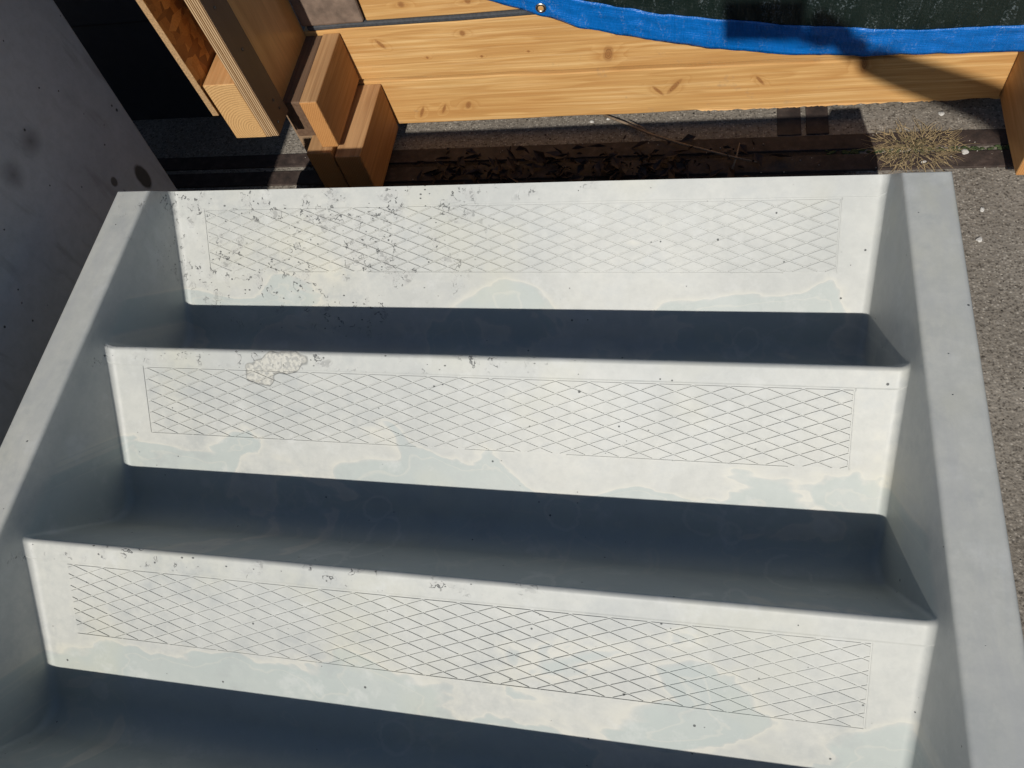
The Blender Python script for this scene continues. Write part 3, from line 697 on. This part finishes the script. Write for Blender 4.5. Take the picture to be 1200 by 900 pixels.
bm = bmesh.new(); tube(bm, [(.088, .642, .006), (.14, .607, .012), (.202, .566, .014), (.28, .527, .016), (.353, .497, .018), (.40, .473, .024), (.449, .451, .03)], [.0034, .0033, .003, .003, .0026, .0022, .0012])
tube(bm, [(.202, .566, .014), (.185, .585, .017), (.15, .603, .02)], [.002, .0018, .001])
tag(link('twig', done(bm, 'twig'), M['twig'], smooth=True), 'long thin dry twig lying slantwise from the plank into the shadow', 'twig')
bm = bmesh.new(); tube(bm, [(.395, .44, .012), (.405, .475, .022), (.412, .51, .03)], [.0022, .002, .001])
tag(link('twig', done(bm, 'twig'), M['twig'], smooth=True), 'short upright twig beside the dead leaves', 'twig')
STN = [(.885, .488, .010, 'white stone chip on the mossy joint near the side board'), (.815, .425, .009, 'white stone chip at the outer corner of the right stair cheek'), (.85, .605, .007, 'small white stone on the lit concrete below the plank'),
    (.80, .462, .008, 'white stone chip at the edge of the dry grass'), (.845, .470, .006, 'tiny white chip on the nearer rusty strip'), (.90, .33, .006, 'tiny pale chip on concrete right of the stair cheek'), (.885, .25, .007, 'pale chip on the concrete nearest the middle of the right cheek'),
    (.06, .625, .006, 'small white chip on the lit concrete below the plank, left of the twig'), (.10, .633, .005, 'tiny white chip on the lit concrete beside the twig end')]
for (x, y, s, lab) in STN:
    s *= .75
    bm = bmesh.new(); bmesh.ops.create_icosphere(bm, subdivisions=2, radius=s)
    sd = Vector((x * 31, y * 17, 2)); 
    for v in bm.verts: v.co *= 1 + .55 * noise.noise(v.co / s * .9 + sd); v.co.z *= .55; v.co.x *= 1.25
    bm.transform(Matrix.Translation((x, y, s * .4)) @ Matrix.Rotation(x * 40, 4, 'Z'))
    tag(link('stone_chip', done(bm, 'stone_chip'), M['stone']), lab, 'stone', 'white stone chips on the ground')
# fine grit, uncountable
bm = bmesh.new()
for k in range(260):
    x, y = (random.uniform(.70, 1.02), random.uniform(-.5, .62)) if k % 3 else (random.uniform(-.9, .95), random.uniform(.40, .66))
    s = random.uniform(.0007, .0018)
    bmesh.ops.create_icosphere(bm, subdivisions=1, radius=s, matrix=Matrix.Translation((x, y, s * .4 + (.0045 if .44 < y < .555 else 0))))
tag(link('grit', done(bm, 'grit'), M['grit']), 'fine pale grit scattered over the yard concrete', 'grit', kind='stuff')

# ------------------------------------------------------------------ the photographer beside the stair, behind the camera (only the shadow is in view)
def skin_body(name, pts, edges, mat, parent, root, sub=2):
    me = bpy.data.meshes.new(name); me.from_pydata([Vector(p[:3]) + Vector((0, 0, G)) for p in pts], edges, [])
    o = link(name, me, mat, parent)
    o.modifiers.new('skin', 'SKIN').use_smooth_shade = True; m = o.modifiers.new('sub', 'SUBSURF'); m.levels = m.render_levels = sub
    sv = me.skin_vertices[0].data
    for k, p in enumerate(pts): sv[k].radius = (p[3], p[4] if len(p) > 4 else p[3]); sv[k].use_root = (k == root)
    return o
per = empty('person', (1.30, -1.68, 0), 'person in dark clothes standing right of the stair, out of frame, holding up a phone', 'person')
bp = [(1.30, -1.68, .42, .15, .11), (1.30, -1.68, .62, .14, .10), (1.30, -1.67, .86, .155, .11), (1.30, -1.66, 1.02, .12, .09), (1.30, -1.65, 1.13, .055),
      (1.30, -1.63, 1.21, .075), (1.30, -1.615, 1.30, .088), (1.30, -1.62, 1.37, .062),
      (1.11, -1.63, 1.04, .062), (.90, -1.43, 1.12, .046), (.70, -1.375, 1.175, .038), (.585, -1.35, 1.215, .030),
      (1.49, -1.67, 1.02, .06), (1.54, -1.69, .74, .045), (1.50, -1.60, .50, .032), (1.49, -1.56, .40, .035, .02),
      (1.21, -1.68, .33, .092), (1.20, -1.66, -.02, .064), (1.20, -1.69, -.38, .045), (1.20, -1.66, -.435, .042), (1.20, -1.52, -.448, .032),
      (1.39, -1.68, .33, .092), (1.40, -1.66, -.02, .064), (1.40, -1.69, -.38, .045), (1.40, -1.66, -.435, .042), (1.40, -1.52, -.448, .032), (1.30, -1.535, 1.285, .016)]
be = [(0, 1), (1, 2), (2, 3), (3, 4), (4, 5), (5, 6), (6, 7), (3, 8), (8, 9), (9, 10), (10, 11), (3, 12), (12, 13), (13, 14), (14, 15), (0, 16), (16, 17), (17, 18), (18, 19), (19, 20), (0, 21), (21, 22), (22, 23), (23, 24), (24, 25), (6, 26)]
skin_body('body', bp, be, M['cloth'], per, 0)
# hand round the phone's right end: palm, four fingers on the back, thumb on the screen side
hp = [(.60, -1.352, 1.21, .028), (.565, -1.345, 1.235, .036, .018), (.535, -1.335, 1.262, .036, .016)]
he = [(0, 1), (1, 2)]
for k in range(4):
    b = len(hp); z0 = 1.228 + k * .021; x0 = .505 + .004 * k
    hp += [(x0, -1.325, z0, .0095), (x0 - .028, -1.312, z0 + .006, .009), (x0 - .048 + .004 * abs(k - 1), -1.318, z0 + .010, .008)]; he += [(2, b), (b, b + 1), (b + 1, b + 2)]
b = len(hp); hp += [(.548, -1.365, 1.275, .011), (.520, -1.374, 1.300, .010), (.498, -1.372, 1.312, .009)]; he += [(1, b), (b, b + 1), (b + 1, b + 2)]
skin_body('hand', hp, he, M['skin'], per, 1)
bm = bmesh.new(); bmesh.ops.create_icosphere(bm, subdivisions=3, radius=.105)
for v in bm.verts:
    v.co.x *= .86
    if v.co.z < -.02 and v.co.y > -.02: v.co *= .72
bm.transform(Matrix.Translation((1.30, -1.645, 1.335 + G))); link('hair', done(bm, 'hair'), M['hair'], per, smooth=True)
ph = link('phone', box_mesh([tuple(Vector((.385, -1.335, 1.305 + G)) + _r * a * .083 + _u * b * .042 + _b * c * .004) for c in (-1, 1) for a, b in ((-1, -1), (1, -1), (1, 1), (-1, 1))], .003), M['phone'])
tag(ph, 'black phone held up out of frame behind the camera', 'phone')
